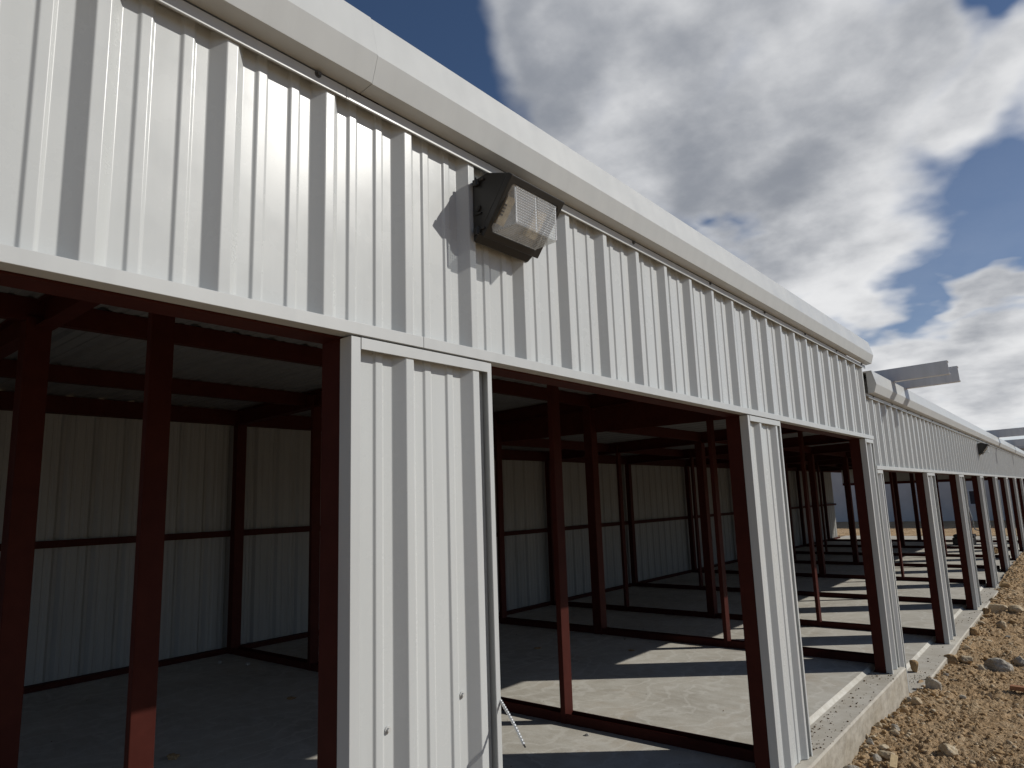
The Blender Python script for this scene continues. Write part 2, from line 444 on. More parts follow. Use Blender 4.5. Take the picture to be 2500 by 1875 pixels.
piers1 = [(-BAY, -BAY+PW, ''), (0, PW, ''), (BAY, BAY+PW, ''), (2*BAY, XJ-.006, 'end')]
near = make_building('storage_building', 'near white ribbed metal storage building, taller section with open door bays beside the camera', 0,
    -3.4, XJ, piers1, [-2.84, .205, 3.30, 6.36], False, -3.4, None, [.025], ([.28], [-.028]))
E2 = 6.277
piers2 = [(XJ+.008, 6.70, 'right')] + [(E2+k*BAY, E2+k*BAY+PW, '') for k in range(1, 8)] + [(E2+8*BAY, E2+8*BAY+.3, 'left')]
X2 = E2+8*BAY+.32
far = make_building('storage_building', 'lower farther white metal storage building stepping down beyond the near section', -DROP,
    XJ, X2, piers2, [E2+.36+k*BAY for k in range(1, 8)], True, XJ+.004, X2-1.2, [11.9, 20.0, 25.4], ([12.1, 18.4, 24.5], [11.2, 17.3, 23.4]))

# ------------------------------------------------------------------ concrete slabs
def slab(name, x0, x1, yo, zt, pier_list, mats, first):
    mb = MB()
    c = .012
    mb.prism([(yo,zt-.9),(yo,zt-c),(yo+c,zt),(BACK+.15,zt),(BACK+.15,zt-.9)], 'x', x0, x1, 0)
    # raised floor with a sloped door rebate between the piers
    f = .03; yi = .2
    mb.prism([(yi-.012,zt+.0005),(yi+.016,zt+f),(BACK+.1,zt+f),(BACK+.1,zt+.0005)], 'x', x0+.01, x1-.01, 1)
    o = structure(mb.build(name, mats)); return o
s1 = slab('upper_concrete_slab', -3.45, XJ+.0, -.045, 0, piers1, [M_slab, M_floor], 0)
s2 = slab('lower_concrete_slab', XJ+.002, X2+.45, -.075, -DROP, piers2, [M_slab2, M_floor], 0)

# ------------------------------------------------------------------ wall lamps
def wall_lamp(loc, label):
    root = empty('wall_lamp', loc, label, 'lamp', 'lamps on the building wall')
    W = .318
    # side section (y,z) relative to back bottom corner at wall
    bt = (0,.228); tp = (-.068,.241); ft = (-.187,.194); fb = (-.049,.006); bb = (0,.0)
    t = Vector((fb[0]-ft[0], fb[1]-ft[1])); Ln = t.length; t /= Ln; n = Vector((-.806,-.592)); n = Vector((t.y, -t.x)); 
    if n.x > 0: n = -n
    dth = .024
    f2 = (ft[0]-n.x*dth, ft[1]-n.y*dth); b2 = (fb[0]-n.x*dth, fb[1]-n.y*dth)
    mb = MB(); mb.prism([bb, bt, tp, (f2[0]+.0, f2[1]), b2], 'x', 0.003, W-.003)
    hs = mb.build('housing', M_lampgrey, root, bevel=.005)
    # door frame ring standing on the front of the housing
    def pt(x, a, h): q = Vector(ft)+t*a+n*(h-dth); return (x, q.x, q.y)
    mb = MB()
    outer = [(0,0),(W,0),(W,Ln),(0,Ln)]
    inn = [(.030,.030),(W-.030,.030),(W-.022,.175),(W-.060,.205),(.060,.205),(.022,.175)]
    inn = [(.032,.026),(W-.032,.026),(W-.024,.034),(W-.020,.19),(W-.036,.207),(.036,.207),(.020,.19),(.024,.034)]
    oo = [(0.0,0),(W,0),(W,.034),(W,.19),(W,Ln),(0,Ln),(0,.19),(0,.034)]
    m = len(oo); vs = []
    for h in (0.001, dth):
        vs += [pt(x,a,h) for x,a in oo] + [pt(x,a,h) for x,a in inn]
    fs = []
    for i in range(m):
        j = (i+1)%m
        fs += [(i,j,m+j,m+i),(2*m+i,3*m+i,3*m+j,2*m+j),(i,2*m+i,2*m+j,j),(m+i,m+j,3*m+j,3*m+i)]
    mb.add(vs, fs); mb.build('lens_frame', M_lampgrey, root, bevel=.003)
    # reflector pan and light source behind the glass
    mb = MB()
    vs = [pt(x,a,.003) for x,a in inn]; vs2 = [pt(x,a,.0015) for x,a in inn]
    mb.add(vs+vs2, [tuple(range(m)), tuple(range(2*m-1,m-1,-1))]+[(i,m+i,m+(i+1)%m,(i+1)%m) for i in range(m)])
    rf = mb.build('reflector', M_reflect, root)
    mb = MB()
    for x0, x1 in ((.034,.075),(.20,.26)):
        mb.add([pt(x0,.07,.004),pt(x1,.07,.004),pt(x1,.175,.004),pt(x0,.175,.004),pt(x0,.07,.020),pt(x1,.07,.020),pt(x1,.175,.020),pt(x0,.175,.020)],
               [(0,3,2,1),(4,5,6,7),(0,1,5,4),(1,2,6,5),(2,3,7,6),(3,0,4,7)])
    mb.build('light_source', M_board, root)
    # prismatic refractor: upright front, flat ribbed bottom, clear triangular sides
    xa, xb = .030, W-.024
    A = (-.166,.170); B = (-.163,.037); D = (-.066,.031)
    A1 = pt(0,.030,dth-.004)[1:]; D1 = pt(0,.203,dth-.004)[1:]
    mb = MB()
    sec = [A1, A, B, D, D1]
    th = .003; xs0, xs1 = xa, xb
    mid = (xa+xb)/2
    def quad(p, q, x0, x1, mi):
        v = [(x0,*p),(x1,*p),(x1,*q),(x0,*q)]
        d = Vector((0,q[1]-p[1],-(q[0]-p[0]))).normalized()*th
        v2 = [(a-d.x, b+(-d.y if False else d.y)*0+ (d.y), c+d.z) for a,b,c in v]
        mb.add(v+v2, [(0,1,2,3),(7,6,5,4),(0,4,5,1),(1,5,6,2),(2,6,7,3),(3,7,4,0)], mi)
    cx = .012
    quad(A, B, xs0+cx, mid-.002, 0); quad(A, B, mid+.002, xs1-cx, 0)
    quad(B, D, xs0+cx, mid-.002, 1); quad(B, D, mid+.002, xs1-cx, 1)
    quad(A1, A, xs0+cx, xs1-cx, 0); quad(D, D1, xs0+cx, xs1-cx, 1)
    mb.box(mid-.002, mid+.002, B[0]-.001, B[0]+.003, B[1], A[1], 3)
    for xx in (xs0+cx, xs1-cx-.004):
        for kk in range(22):
            z0 = B[1]+.004+kk*.0058; mb.box(xx, xx+.004, B[0]-.0035, B[0]+.001, z0, z0+.0036, 3)
    for xx, dd in ((xs0,1),(xs1,-1)):
        tri = [(xx,*A1),(xx,*A1),(xx+dd*cx,*A),(xx+dd*cx,B[0]+.001,B[1]+.001),(xx+dd*cx,*D),(xx,*D1)]
        v = [tri[0],tri[2],tri[3],tri[4],tri[5]]; v2 = [(a+dd*.003,b,c) for a,b,c in v]
        mb.add(v+v2, [(0,1,2,3,4),(9,8,7,6,5)]+[(i,(i+1)%5,5+(i+1)%5,5+i) for i in range(5)], 2)
    ln = mb.build('lens', [M_lens, M_lensb, M_lensc, M_bead], root)
    # small printed plate seen through the clear side
    mb = MB()
    for k in range(4):
        mb.add([pt(.030+.0003,.10+.012*k,.0205),pt(.046,.10+.012*k,.0205),pt(.046,.106+.012*k,.0205),pt(.0303,.106+.012*k,.0205),
                pt(.030+.0003,.10+.012*k,.0213),pt(.046,.10+.012*k,.0213),pt(.046,.106+.012*k,.0213),pt(.0303,.106+.012*k,.0213)],
               [(0,3,2,1),(4,5,6,7),(0,1,5,4),(1,2,6,5),(2,3,7,6),(3,0,4,7)])
    mb.build('rating_plate', M_mark, rf)
    # hinges and side screw
    for zz in (.212, .030):
        mb = MB(); mb.box(-.010,.0035,-.040,-.012,zz-.010,zz+.012); mb.cyl((-.009,-.030,zz-.014),(-.009,-.030,zz+.016),.006,10); mb.box(-.006,.0035,-.06,-.04,zz+.002,zz+.010)
        mb.build('hinge', M_lampgrey, hs, bevel=.0015)
    mb = MB(); mb.cyl((.004,-.028,.118),(-.004,-.028,.118),.012,16); mb.cyl((-.004,-.028,.118),(-.0055,-.028,.118),.009,16)
    mb.box(-.0065,-.005,-.0345,-.0215,.1168,.1192); mb.box(-.0065,-.005,-.0292,-.0268,.1115,.1245)
    mb.box(-.003,.0035,-.044,-.014,.094,.099)
    mb.build('screw', M_lampgrey, hs)
    return root
lamp1 = wall_lamp((.532,.002,2.574), 'large dark bronze wall lamp with ribbed glass on the near white wall')
def copy_tree(o, parent=None):
    c = o.copy(); C.objects.link(c); c.parent = parent
    for ch in list(o.children): copy_tree(ch, c)
    return c
lamp2 = copy_tree(lamp1); lamp2.location = (15.77,.002,2.574-DROP)
tag(lamp2, 'small dark wall lamp far along the lower building, under its eave', 'lamp', 'lamps on the building wall')

# ------------------------------------------------------------------ folded channels lying on the lower roof, overhanging the eave
def roof_channel(x, y0, y1, z0, h, tilt, label):
    mb = MB(); t = .004; w = .075
    sec = [(0,0),(w,0),(w,.02),(w-t,.02),(w-t,t),(t,t),(t,h-t),(w-t,h-t),(w-t,h-.02),(w,h-.02),(w,h),(0,h)]
    mb.prism(sec, 'y', 0, y1-y0)
    o = mb.build('metal_channel', M_galv, bevel=.0015)
    o.location = (x, y1, z0); o.rotation_euler = (tilt, 0, math.pi) if False else (0,0,0)
    o.location = (x, y0, z0); o.rotation_euler = (-tilt,0,0)
    tag(o, label, 'metal channel', 'sheet metal channels lying across the lower roof')
ztop = ZE+.272-DROP
roof_channel(7.53, -.60, 5.2, ztop+.022, .150, .028, 'stepped upper grey metal channel overhanging the lower eave nearest the roof step')
roof_channel(8.28, -.61, 5.0, ztop+.022, .185, .028, 'grey metal channel overhanging the eave just beyond the nearest channel')
roof_channel(20.3, -.85, 4.8, ztop+.022, .20, .022, 'grey metal channel overhanging the far eave past the small wall lamp')
roof_channel(25.7, -.85, 5.1, ztop+.022, .20, .022, 'farthest grey metal channel overhanging the eave at the right edge')

# ------------------------------------------------------------------ armoured cable out of the near pier
mb = MB(); pts = []
p0, p1, p2 = Vector((.622,.09,1.085)), Vector((.617,-.004,1.028)), Vector((.565,-.125,.925))
for i in range(61):
    t = i/60; pts.append(p0*(1-t)**2+p1*2*t*(1-t)+p2*t*t)
mb.tube(pts, .0055, 10, lambda i: 1.0 if i % 2 else .74)
cab = mb.build('armoured_cable', M_cable, smooth=False)
tag(cab, 'short ribbed metal armoured cable poking out beside the near white pier', 'cable')
mb = MB()
for dx in (-.002,.002): mb.cyl(p2+Vector((dx,0,0)), p2+Vector((dx-.002,-.008,-.006)), .0013, 6)
mb.build('wire_end', M_black, cab)
mb = MB(); ctrl = [(18.74,.63,2.60),(18.74,.632,1.75),(18.74,.624,1.48),(18.74,.634,1.18),(18.74,.58,.85),(18.74,.566,.67),(18.74,.545,.635),(18.74,.50,.622),(18.74,.40,.61)]
sp = []
for i in range(len(ctrl)-1):
    a = Vector(ctrl[max(i-1,0)]); b = Vector(ctrl[i]); c = Vector(ctrl[i+1]); d = Vector(ctrl[min(i+2,len(ctrl)-1)])
    for k in range(6):
        t = k/6; sp.append(.5*((2*b)+(c-a)*t+(2*a-5*b+4*c-d)*t*t+(-a+3*b-3*c+d)*t**3))
mb.tube(sp, .013, 8)
tag(mb.build('hanging_conduit', M_cable, smooth=True), 'pale flexible conduit hanging loose inside a far bay of the lower building', 'conduit')

# ------------------------------------------------------------------ ground
_perm = rng.permutation(4096)
def vnoise(x, y):
    xi = np.floor(x).astype(int); yi = np.floor(y).astype(int); fx = x-xi; fy = y-yi
    fx = fx*fx*(3-2*fx); fy = fy*fy*(3-2*fy)
    def h(a, b): return (_perm[(_perm[a & 4095]+b) & 4095])/2047.5-1
    return (h(xi,yi)*(1-fx)+h(xi+1,yi)*fx)*(1-fy)+(h(xi,yi+1)*(1-fx)+h(xi+1,yi+1)*fx)*fy
def gbase(x):
    return np.interp(x, [3,4.3,4.9,5.8,6.4,6.6,8,9.3,12,13.5,15.8,17.7,20,25,31,34,38,60],
                        [-.24,-.22,-.20,-.255,-.26,-.305,-.355,-.38,-.375,-.335,-.305,-.262,-.235,-.25,-.30,-.15,.04,.02])
def gheight(x, y):
    x = np.asarray(x, float); y = np.asarray(y, float)
    z = gbase(x)
    patch = np.clip(.55+1.1*vnoise(x*1.25+11, y*2.1+3), .22, 1.0)
    det = .022*vnoise(x*1.7, y*1.7)+.018*vnoise(x*4.1+9, y*4.1)+.020*np.abs(vnoise(x*9+3, y*9+7))+.016*vnoise(x*19, y*19+5)*np.clip(vnoise(x*2.1, y*2.1+40)+.6,.15,1)+patch*(.024*np.abs(vnoise(x*29, y*29))+.017*np.abs(vnoise(x*53+7, y*53))-.012)+.006*vnoise(x*80+1, y*80)
    z = z+det
    # heaped spoil against the slab
    z = z+.03*np.exp(-((y+.12)/.12)**2)*np.clip(vnoise(x*2.3+4, y*.5+2)+.1, 0, 1)
    under = np.clip((y-.0)/.16, 0, 1)*np.clip((X2+.5-x)/.15, 0, 1)*np.clip((7.2-y)/.3, 0, 1)
    z = z*(1-under)+under*(-.75)
    far_ = np.clip((np.hypot(x-10, y)-60)/80, 0, 1)
    return z*(1-far_)+far_*(-.1)
xs = [-2500,-800,-250,-90,-40,-18,-9,-5,-3,-1.5,-.5,.5,1.4,2.0,2.5]
x = 2.8
while x < 34: xs.append(x); x += max(.011, .0031*x)
while x < 46: xs.append(x); x += .22
xs += [49,54,62,80,120,200,400,900,2500]
ys = [-2500,-900,-300,-110,-50,-25,-14,-8,-5,-3.4,-2.6,-2.1,-1.8]
y = -1.6
while y < .22: ys.append(y); y += .0125
ys += [.3,.6,1,1.8,2.6,3.4,4.2,5,5.8,6.6,7,7.4,8,9,10.5,12,14,18,26,50,110,300,900,2500]
XX, YY = np.meshgrid(np.array(xs), np.array(ys), indexing='ij')
ZZ = gheight(XX, YY)
nx, ny = XX.shape
me = bpy.data.meshes.new('dirt_ground')
co = np.stack([XX,YY,ZZ],-1).reshape(-1,3).astype(np.float32)
idx = np.arange(nx*ny).reshape(nx,ny)
q = np.stack([idx[:-1,:-1],idx[1:,:-1],idx[1:,1:],idx[:-1,1:]],-1).reshape(-1,4)
me.vertices.add(len(co)); me.vertices.foreach_set('co', co.ravel())
me.loops.add(q.size); me.loops.foreach_set('vertex_index', q.ravel().astype(np.int32))
me.polygons.add(len(q)); me.polygons.foreach_set('loop_start', np.arange(0,q.size,4,dtype=np.int32)); me.polygons.foreach_set('loop_total', np.full(len(q),4,dtype=np.int32))
me.update(calc_edges=True); me.validate(); me.materials.append(M_dirt)
me.polygons.foreach_set('use_smooth', [True]*len(me.polygons))
structure(place('dirt_ground', me))

# ------------------------------------------------------------------ rocks
def rock_verts(bm, center, size, seed, sub=3, cuts=9, rough=.10):
    rr = random.Random(seed)
    planes = []
    for _ in range(cuts):
        v = Vector((rr.gauss(0,1),rr.gauss(0,1),rr.gauss(0,1))).normalized(); planes.append((v, rr.uniform(.55,.95)))
    r = bmesh.ops.create_icosphere(bm, subdivisions=sub, radius=1)
    off = Vector((rr.uniform(-50,50),rr.uniform(-50,50),rr.uniform(-50,50)))
    for v in r['verts']:
        d = v.co.normalized(); k = 1.05
        for pn, c in planes:
            a = d.dot(pn)
            if a > .15: k = min(k, c/a)
        k *= 1+rough*mnoise.noise(d*1.7+off)+rough*.6*mnoise.noise(d*4.5+off)+rough*.35*mnoise.noise(d*11+off)
        v.co = d*k
    ang = rr.uniform(0,6.28)
    R = Matrix.Rotation(ang,3,'Z') @ Matrix.Rotation(rr.uniform(-.25,.25),3,'X')
    for v in r['verts']:
        p = R @ v.co
        v.co = Vector((p.x*size[0]/2, p.y*size[1]/2, p.z*size[2]/2))+Vector(center)
def rock(x, y, w, h, seed, mat, label, group=None, z=None, dep=None, name='rock', lift=.30):
    bm = bmesh.new(); rock_verts(bm, (0,0,0), (dep or w*.8, w, h*1.15), seed, 4 if w > .1 else 3)
    me = bpy.data.meshes.new(name); bm.to_mesh(me); bm.free(); me.materials.append(mat)
    me.polygons.foreach_set('use_smooth', [True]*len(me.polygons)) if w < .05 else None
    gz = float(gheight(x,y)) if z is None else z
    o = place(name, me, loc=(x,y,gz+h*lift)); tag(o, label, 'rock', group)
    return o
ROCKS = [
 (8.50,-.57,.265,.150,M_rockg,'largest pale grey rock on the dirt, well out from the lower slab'),
 (8.63,-.23,.171,.095,M_rock,'flat tan rock between the slab edge and the largest grey rock'),
 (8.59,-.10,.191,.115,M_rockd,'brown earthy boulder lying against the lower slab edge'),
 (6.98,-.16,.145,.185,M_rockg,'upright jagged grey rock standing at the corner where the slab steps down'),
 (6.06,-.17,.094,.070,M_rock,'smooth pale oval rock near the end of the upper slab'),
 (8.39,-.41,.128,.072,M_rock,'low tan rock in front of the flat tan rock'),
 (8.95,-.42,.096,.070,M_rockd,'dark brown clod touching the back of the largest grey rock'),
 (8.92,-.74,.122,.105,M_rockg,'grey rock cut by the right edge beyond the largest rock'),
 (4.82,-.57,.128,.070,M_rock,'angular tan wedge rock alone in the foreground dirt'),
 (5.05,-.85,.073,.034,M_rockd,'flat dark brown stone at the right of the foreground'),
 (7.03,-.61,.054,.085,M_rock,'small pointed tan rock in the middle of the dirt left of the brown board'),
 (5.37,-.50,.051,.035,M_rockd,'small round dark clod in the middle of the foreground dirt'),
 (4.14,-.10,.110,.070,M_rockg,'grey rock at the bottom edge beside the upper slab'),
 (4.53,-.23,.110,.060,M_rock,'long flat tan rock behind the pale wooden stake'),
 (12.63,-.25,.262,.145,M_rock,'broad pale rock heap beside the second pier of the lower building'),
 (12.68,-.47,.234,.115,M_rock,'wide tan rock just right of the broad pale rock heap'),
 (10.62,-.12,.142,.115,M_rockd,'brown clod heap against the lower slab before the second pier'),
 (11.40,-.37,.143,.125,M_rock,'steep triangular tan rock out from the lower slab'),
 (15.62,-.13,.190,.130,M_rockd,'dark mound of earth against the lower slab far along'),
]
for i, (x,y,w,h,m,lab) in enumerate(ROCKS): rock(x, y, w, h, 100+i, m, lab)
rock(7.623,.11,.115,.115,171,M_rockd,'round brown rock sitting on the lower concrete ledge by the step', z=-DROP, lift=.48)
rock(23.1,.62,.19,.17,172,M_rockd,'brown rock lying on the floor of a far bay', z=-DROP+.03, lift=.45)
small = [(4.84,-.89,.056,.03),(6.20,-.90,.055,.038),(5.68,-.66,.032,.026),(4.69,-.09,.06,.055),(5.06,-.07,.062,.053),(5.16,-.09,.052,.042),(5.03,-.19,.075,.045),(5.80,-.12,.071,.06),(6.11,-.11,.055,.042),(4.59,-.09,.052,.04),
 (11.84,-.48,.122,.064),(11.42,-.13,.109,.055),(12.38,-.12,.13,.105),(10.52,-.51,.077,.042),(13.64,-.1,.113,.055),(7.94,-.65,.077,.042),(7.54,-.26,.068,.036),(6.70,-.27,.054,.03),(6.72,-.43,.076,.03),(6.29,-.70,.042,.024),(5.59,-.91,.044,.024),(4.72,-.72,.045,.022)]
for i in range(16):
    x = 3.9+10*random.random()**1.5; small.append((x, -.09-.16*random.random()*(1 if i % 2 else 5), .03+.05*random.random()+.003*x, .028+.035*random.random()))
for i, (x,y,w,h) in enumerate(small):
    rock(x, y, w, h, 300+i, (M_rockd, M_rock, M_rockd, M_rockg, M_rock)[i % 5], 'small broken limestone lump or clod loose in the dirt beside the slabs', 'small stones and clods in the dirt')
# countless gravel and crumbs, each kind one object
_bm = bmesh.new(); bmesh.ops.create_icosphere(_bm, subdivisions=1, radius=1)
_bm.verts.ensure_lookup_table(); IV = np.array([v.co[:] for v in _bm.verts]); IF = np.array([[v.index for v in f.verts] for f in _bm.faces]); _bm.free()
def pebbles(name, P, S, mats, squash, mats_idx):
    n = len(P); k = rng.uniform(.68,1.22,(n,len(IV),1)); a = rng.uniform(0,6.283,n)
    V = IV[None]*k*(S[:,None]*rng.uniform(.7,1.3,(n,3))*np.array([1,1,squash]))[:,None,:]
    c, s_ = np.cos(a)[:,None], np.sin(a)[:,None]
    V = np.stack([V[...,0]*c-V[...,1]*s_, V[...,0]*s_+V[...,1]*c, V[...,2]],-1)+P[:,None,:]
    F = (IF[None]+(np.arange(n)*len(IV))[:,None,None]).reshape(-1,3)
    me = bpy.data.meshes.new(name)
    me.vertices.add(n*len(IV)); me.vertices.foreach_set('co', V.astype(np.float32).ravel())
    me.loops.add(F.size); me.loops.foreach_set('vertex_index', F.astype(np.int32).ravel())
    me.polygons.add(len(F)); me.polygons.foreach_set('loop_start', np.arange(0,F.size,3,dtype=np.int32)); me.polygons.foreach_set('loop_total', np.full(len(F),3,dtype=np.int32))
    for m in mats: me.materials.append(m)
    me.polygons.foreach_set('material_index', np.repeat(mats_idx,len(IF)).astype(np.int32))
    me.update(calc_edges=True); g = place(name, me); g['kind'] = 'stuff'; return g
n = 15000
gx = 3.2+22*rng.random(n)**2.0; gy = -.06-1.35*rng.random(n)
m_ = rng.random(n) < .25; gy[m_] = -.05-.25*rng.random(m_.sum())**2
gs = (.0035+.015*rng.random(n)**6)*(1+.06*gx)
P = np.stack([gx,gy,gheight(gx,gy)+gs*.15],-1)
pebbles('gravel', P, gs, (M_rockd,M_rock,M_rockg), .7, rng.choice([0,0,1,0,0,0,1],n))
sp = [(x, .16-.2*random.random()**1.6, 0) for x in rng.uniform(3.75,6.2,170)]
sp += [(random.gauss(3.86,.05), random.gauss(.10,.03), 0) for _ in range(46)]+[(random.gauss(4.02,.06), random.gauss(.13,.02), 0) for _ in range(30)]
sp += [(x, .13-.17*random.random(), -DROP) for x in rng.uniform(6.7,16,140)]+[(random.gauss(7.3,.22), random.gauss(.04,.05), -DROP) for _ in range(70)]
sp += [(x, random.uniform(.4,6), .03-(DROP if x > 6.4 else 0)) for x in rng.uniform(.2,9,90)]
sp = np.array(sp); ss = .0025+.007*rng.random(len(sp))**3; sp[:,2] += ss*.45
pebbles('soil_crumbs', sp, ss, (M_soil,), .7, np.zeros(len(sp),int))

def debris(x, y, s, mat, label, cat, seed, z=.03, flat=.6):
    bm = bmesh.new(); rock_verts(bm, (0,0,0), (s,s*1.4,s*flat), seed, 3, 7, .35)
    me = bpy.data.meshes.new('floor_scrap'); bm.to_mesh(me); bm.free(); me.materials.append(mat)
    tag(place('floor_scrap', me, loc=(x,y,z+s*flat*.35)), label, cat)
M_paper = simple('pale_scrap', (.42,.40,.36), .8)
debris(2.93,5.99,.05,M_paper,'pale twisted scrap at the foot of the dark back wall','scrap',501)
debris(3.05,5.63,.05,M_paper,'pale crumpled scrap on the floor beside the base track corner','scrap',502)
debris(1.214,3.43,.06,M_rockd,'dark clod on the shaded floor behind the near red stud','scrap',503)
debris(2.52,4.03,.07,M_rockd,'dark leaf-like scrap on the shaded floor left of the near pier','scrap',504,flat=.25)
debris(3.12,1.36,.028,M_paper,'small white pebble on the lit floor in front of the base track','scrap',505)
debris(5.256,3.41,.07,M_rockd,'dark flat scrap on the shaded floor of the middle bay','scrap',506,flat=.3)
debris(5.668,2.45,.055,M_rockd,'dark clod at the corner of the sunlit floor patch','scrap',507,flat=.4)
debris(7.42,4.0,.17,M_paper,'pale flat offcut on the floor beyond the dark column','scrap',508,z=-DROP+.03,flat=.2)

# wooden scraps
mb = MB(); mb.box(-.085,.085,-.022,.022,-.004,.012)
o = mb.build('wooden_stake', M_wood, bevel=.002); o.location = (4.36,-.31,float(gheight(4.36,-.31))+.045); o.rotation_euler = (.12,-.16,.12)
tag(o, 'pale split wooden stake in the dirt at the bottom edge', 'stake')
mb = MB(); mb.box(-.045,.045,-.30,.30,0,.038)
o = mb.build('wooden_board', M_board2, bevel=.003); o.location = (7.30,-1.06,float(gheight(7.3,-.9))+.02); o.rotation_euler = (.02,.05,-.05)
tag(o, 'reddish brown board lying on the dirt at the right edge', 'board')
mb = MB(); mb.box(-.35,.35,-.30,.30,0,.24); mb.box(-.30,.30,-.33,.27,.24,.34)
o = mb.build('covered_bundle', M_black, bevel=.03); o.location = (26.7,1.75,-DROP+.03)
tag(o, 'low black covered bundle on the floor of a far bay', 'bundle')

# ------------------------------------------------------------------ building across the yard
bx = 38.0
fb = empty('yard_building', (bx,9,0), 'pale grey building across the yard, seen shaded through the far bays', 'building')
def FL(mb): mb.v = [(a-bx,b-9,c) for a,b,c in mb.v]; return mb
mb = MB(); mb.box(bx, bx+9, -14, 32, -.5, 3.25); FL(mb).build('wall', M_farwall, fb)
mb = MB(); mb.box(bx-.15, bx+9.2, -14.2, 32.2, 3.255, 3.42); FL(mb).build('roof', M_farframe, fb)
for yc in (4.55, 11.2):
    mb = MB(); mb.box(bx-.05,bx-.002,yc-.5,yc-.42,.0,1.62); mb.box(bx-.05,bx-.002,yc+.42,yc+.5,.0,1.62); mb.box(bx-.05,bx-.002,yc-.42,yc+.42,1.54,1.62)
    f = FL(mb).build('door_frame', M_farframe, fb)
    mb = MB(); mb.box(bx-.03,bx-.004,yc-.42,yc+.42,.0,1.54); FL(mb).build('door', M_farwall, f)
for yc in (2.35, -2.0):
    mb = MB(); mb.box(bx-.06,bx-.002,yc-.36,yc-.28,.74,1.5); mb.box(bx-.06,bx-.002,yc+.28,yc+.36,.74,1.5); mb.box(bx-.06,bx-.002,yc-.28,yc+.28,1.42,1.5); mb.box(bx-.06,bx-.002,yc-.28,yc+.28,.74,.82)
    f = FL(mb).build('window', M_farframe, fb)
    mb = MB(); mb.box(bx-.03,bx-.003,yc-.28,yc+.28,.82,1.42); FL(mb).build('pane', M_fardark, f)

# ------------------------------------------------------------------ sun and sky
SUN = Vector((.77,-1.0,.80)).normalized()
el = math.asin(SUN.z)
sun = bpy.data.lights.new('sun', 'SUN'); sun.energy = 3.5; sun.angle = math.radians(.53); sun.color = (1.0,.965,.90)
so = bpy.data.objects.new('sun', sun); C.objects.link(so); so.rotation_euler = SUN.to_track_quat('Z','Y').to_euler(); so.location = (20,-25,22)

world = bpy.data.worlds.new('World'); scene.world = world; world.use_nodes = True
nt = world.node_tree; bg = nt.nodes['Background']; wo = nt.nodes['World Output']
sky = N(nt, 'ShaderNodeTexSky', sky_type='NISHITA'); sky.sun_disc = False
sky.sun_elevation = el; sky.sun_rotation = math.atan2(SUN.x, SUN.y)
sky.altitude = 2200; sky.air_density = 1.0; sky.dust_density = 2.2; sky.ozone_density = 4.2
bg.inputs['Strength'].default_value = SKY_STRENGTH = .068
nt.links.new(sky.outputs[0], bg.inputs['Color'])
tc = N(nt, 'ShaderNodeTexCoord'); sp = N(nt, 'ShaderNodeSeparateXYZ'); nt.links.new(tc.outputs['Generated'], sp.inputs[0])
def M(op, a, b=None, c=None):
    n = N(nt, 'ShaderNodeMath', operation=op)
    for k, v in enumerate((a,b,c)):
        if v is None: continue
        if hasattr(v, 'links'): nt.links.new(v, n.inputs[k])
        else: n.inputs[k].default_value = v
    return n.outputs[0]
az = M('MULTIPLY', M('ARCTAN2', sp.outputs[1], sp.outputs[0]), 57.2958)
elv = M('MULTIPLY', M('ARCSINE', sp.outputs[2]), 57.2958)
cs = N(nt, 'ShaderNodeCombineXYZ'); nt.links.new(M('MULTIPLY', az, .87), cs.inputs[0]); nt.links.new(elv, cs.inputs[1])
# cloud plane coordinates
zz = M('ADD', M('MAXIMUM', sp.outputs[2], 0.0), .22)
cp = N(nt, 'ShaderNodeCombineXYZ'); nt.links.new(M('DIVIDE', sp.outputs[0], zz), cp.inputs[0]); nt.links.new(M('DIVIDE', sp.outputs[1], zz), cp.inputs[1])
def wn(scale, detail, rough, off=(0,0,0)):
    mp = N(nt, 'ShaderNodeMapping'); mp.inputs['Location'].default_value = off; nt.links.new(cp.outputs[0], mp.inputs['Vector'])
    n = N(nt, 'ShaderNodeTexNoise'); n.inputs['Scale'].default_value = scale; n.inputs['Detail'].default_value = detail; n.inputs['Roughness'].default_value = rough
    nt.links.new(mp.outputs[0], n.inputs['Vector']); return n.outputs['Fac']
CLOUDS_AND_FILL = [(35.5, 34.4, 4.0), (37.1, 36.7, 3.5), (31.7, 34.8, 5.9), (23.6, 34.5, 6.9), (14.4, 32.4, 7.2), (7.0, 29.5, 4.2), (10.8, 25.6, 6.7), (18.8, 25.9, 6.3), (26.2, 27.4, 5.8), (33.3, 30.4, 4.1), (9.7, 21.2, 4.9), (14.5, 19.4, 5.6), (12.3, 16.0, 3.9), (11.6, 18.9, 4.8), (18.2, 17.6, 4.1), (2.9, 25.3, 3.3), (-0.4, 27.0, 2.8), (2.6, 13.5, 2.0), (1.4, 13.5, 1.9), (6.0, 9.9, 3.0), (2.3, 10.0, 2.8), (3.8, 6.1, 4.3), (9.1, 8.4, 3.4), (-0.1, 7.2, 4.2), (-3.8, 25.2, 4.8), (30.4, 24.4, 2.9), (90, 62, 16), (-20, 62, 12)]  # closing pair: unseen high clouds, added to neutralise the bluish fill light
HOLES = [(17.4, 21.5, 2.0), (19.6, 21.5, 1.4), (2.8, 30.7, 1.8), (1.6, 29.8, 1.3)]
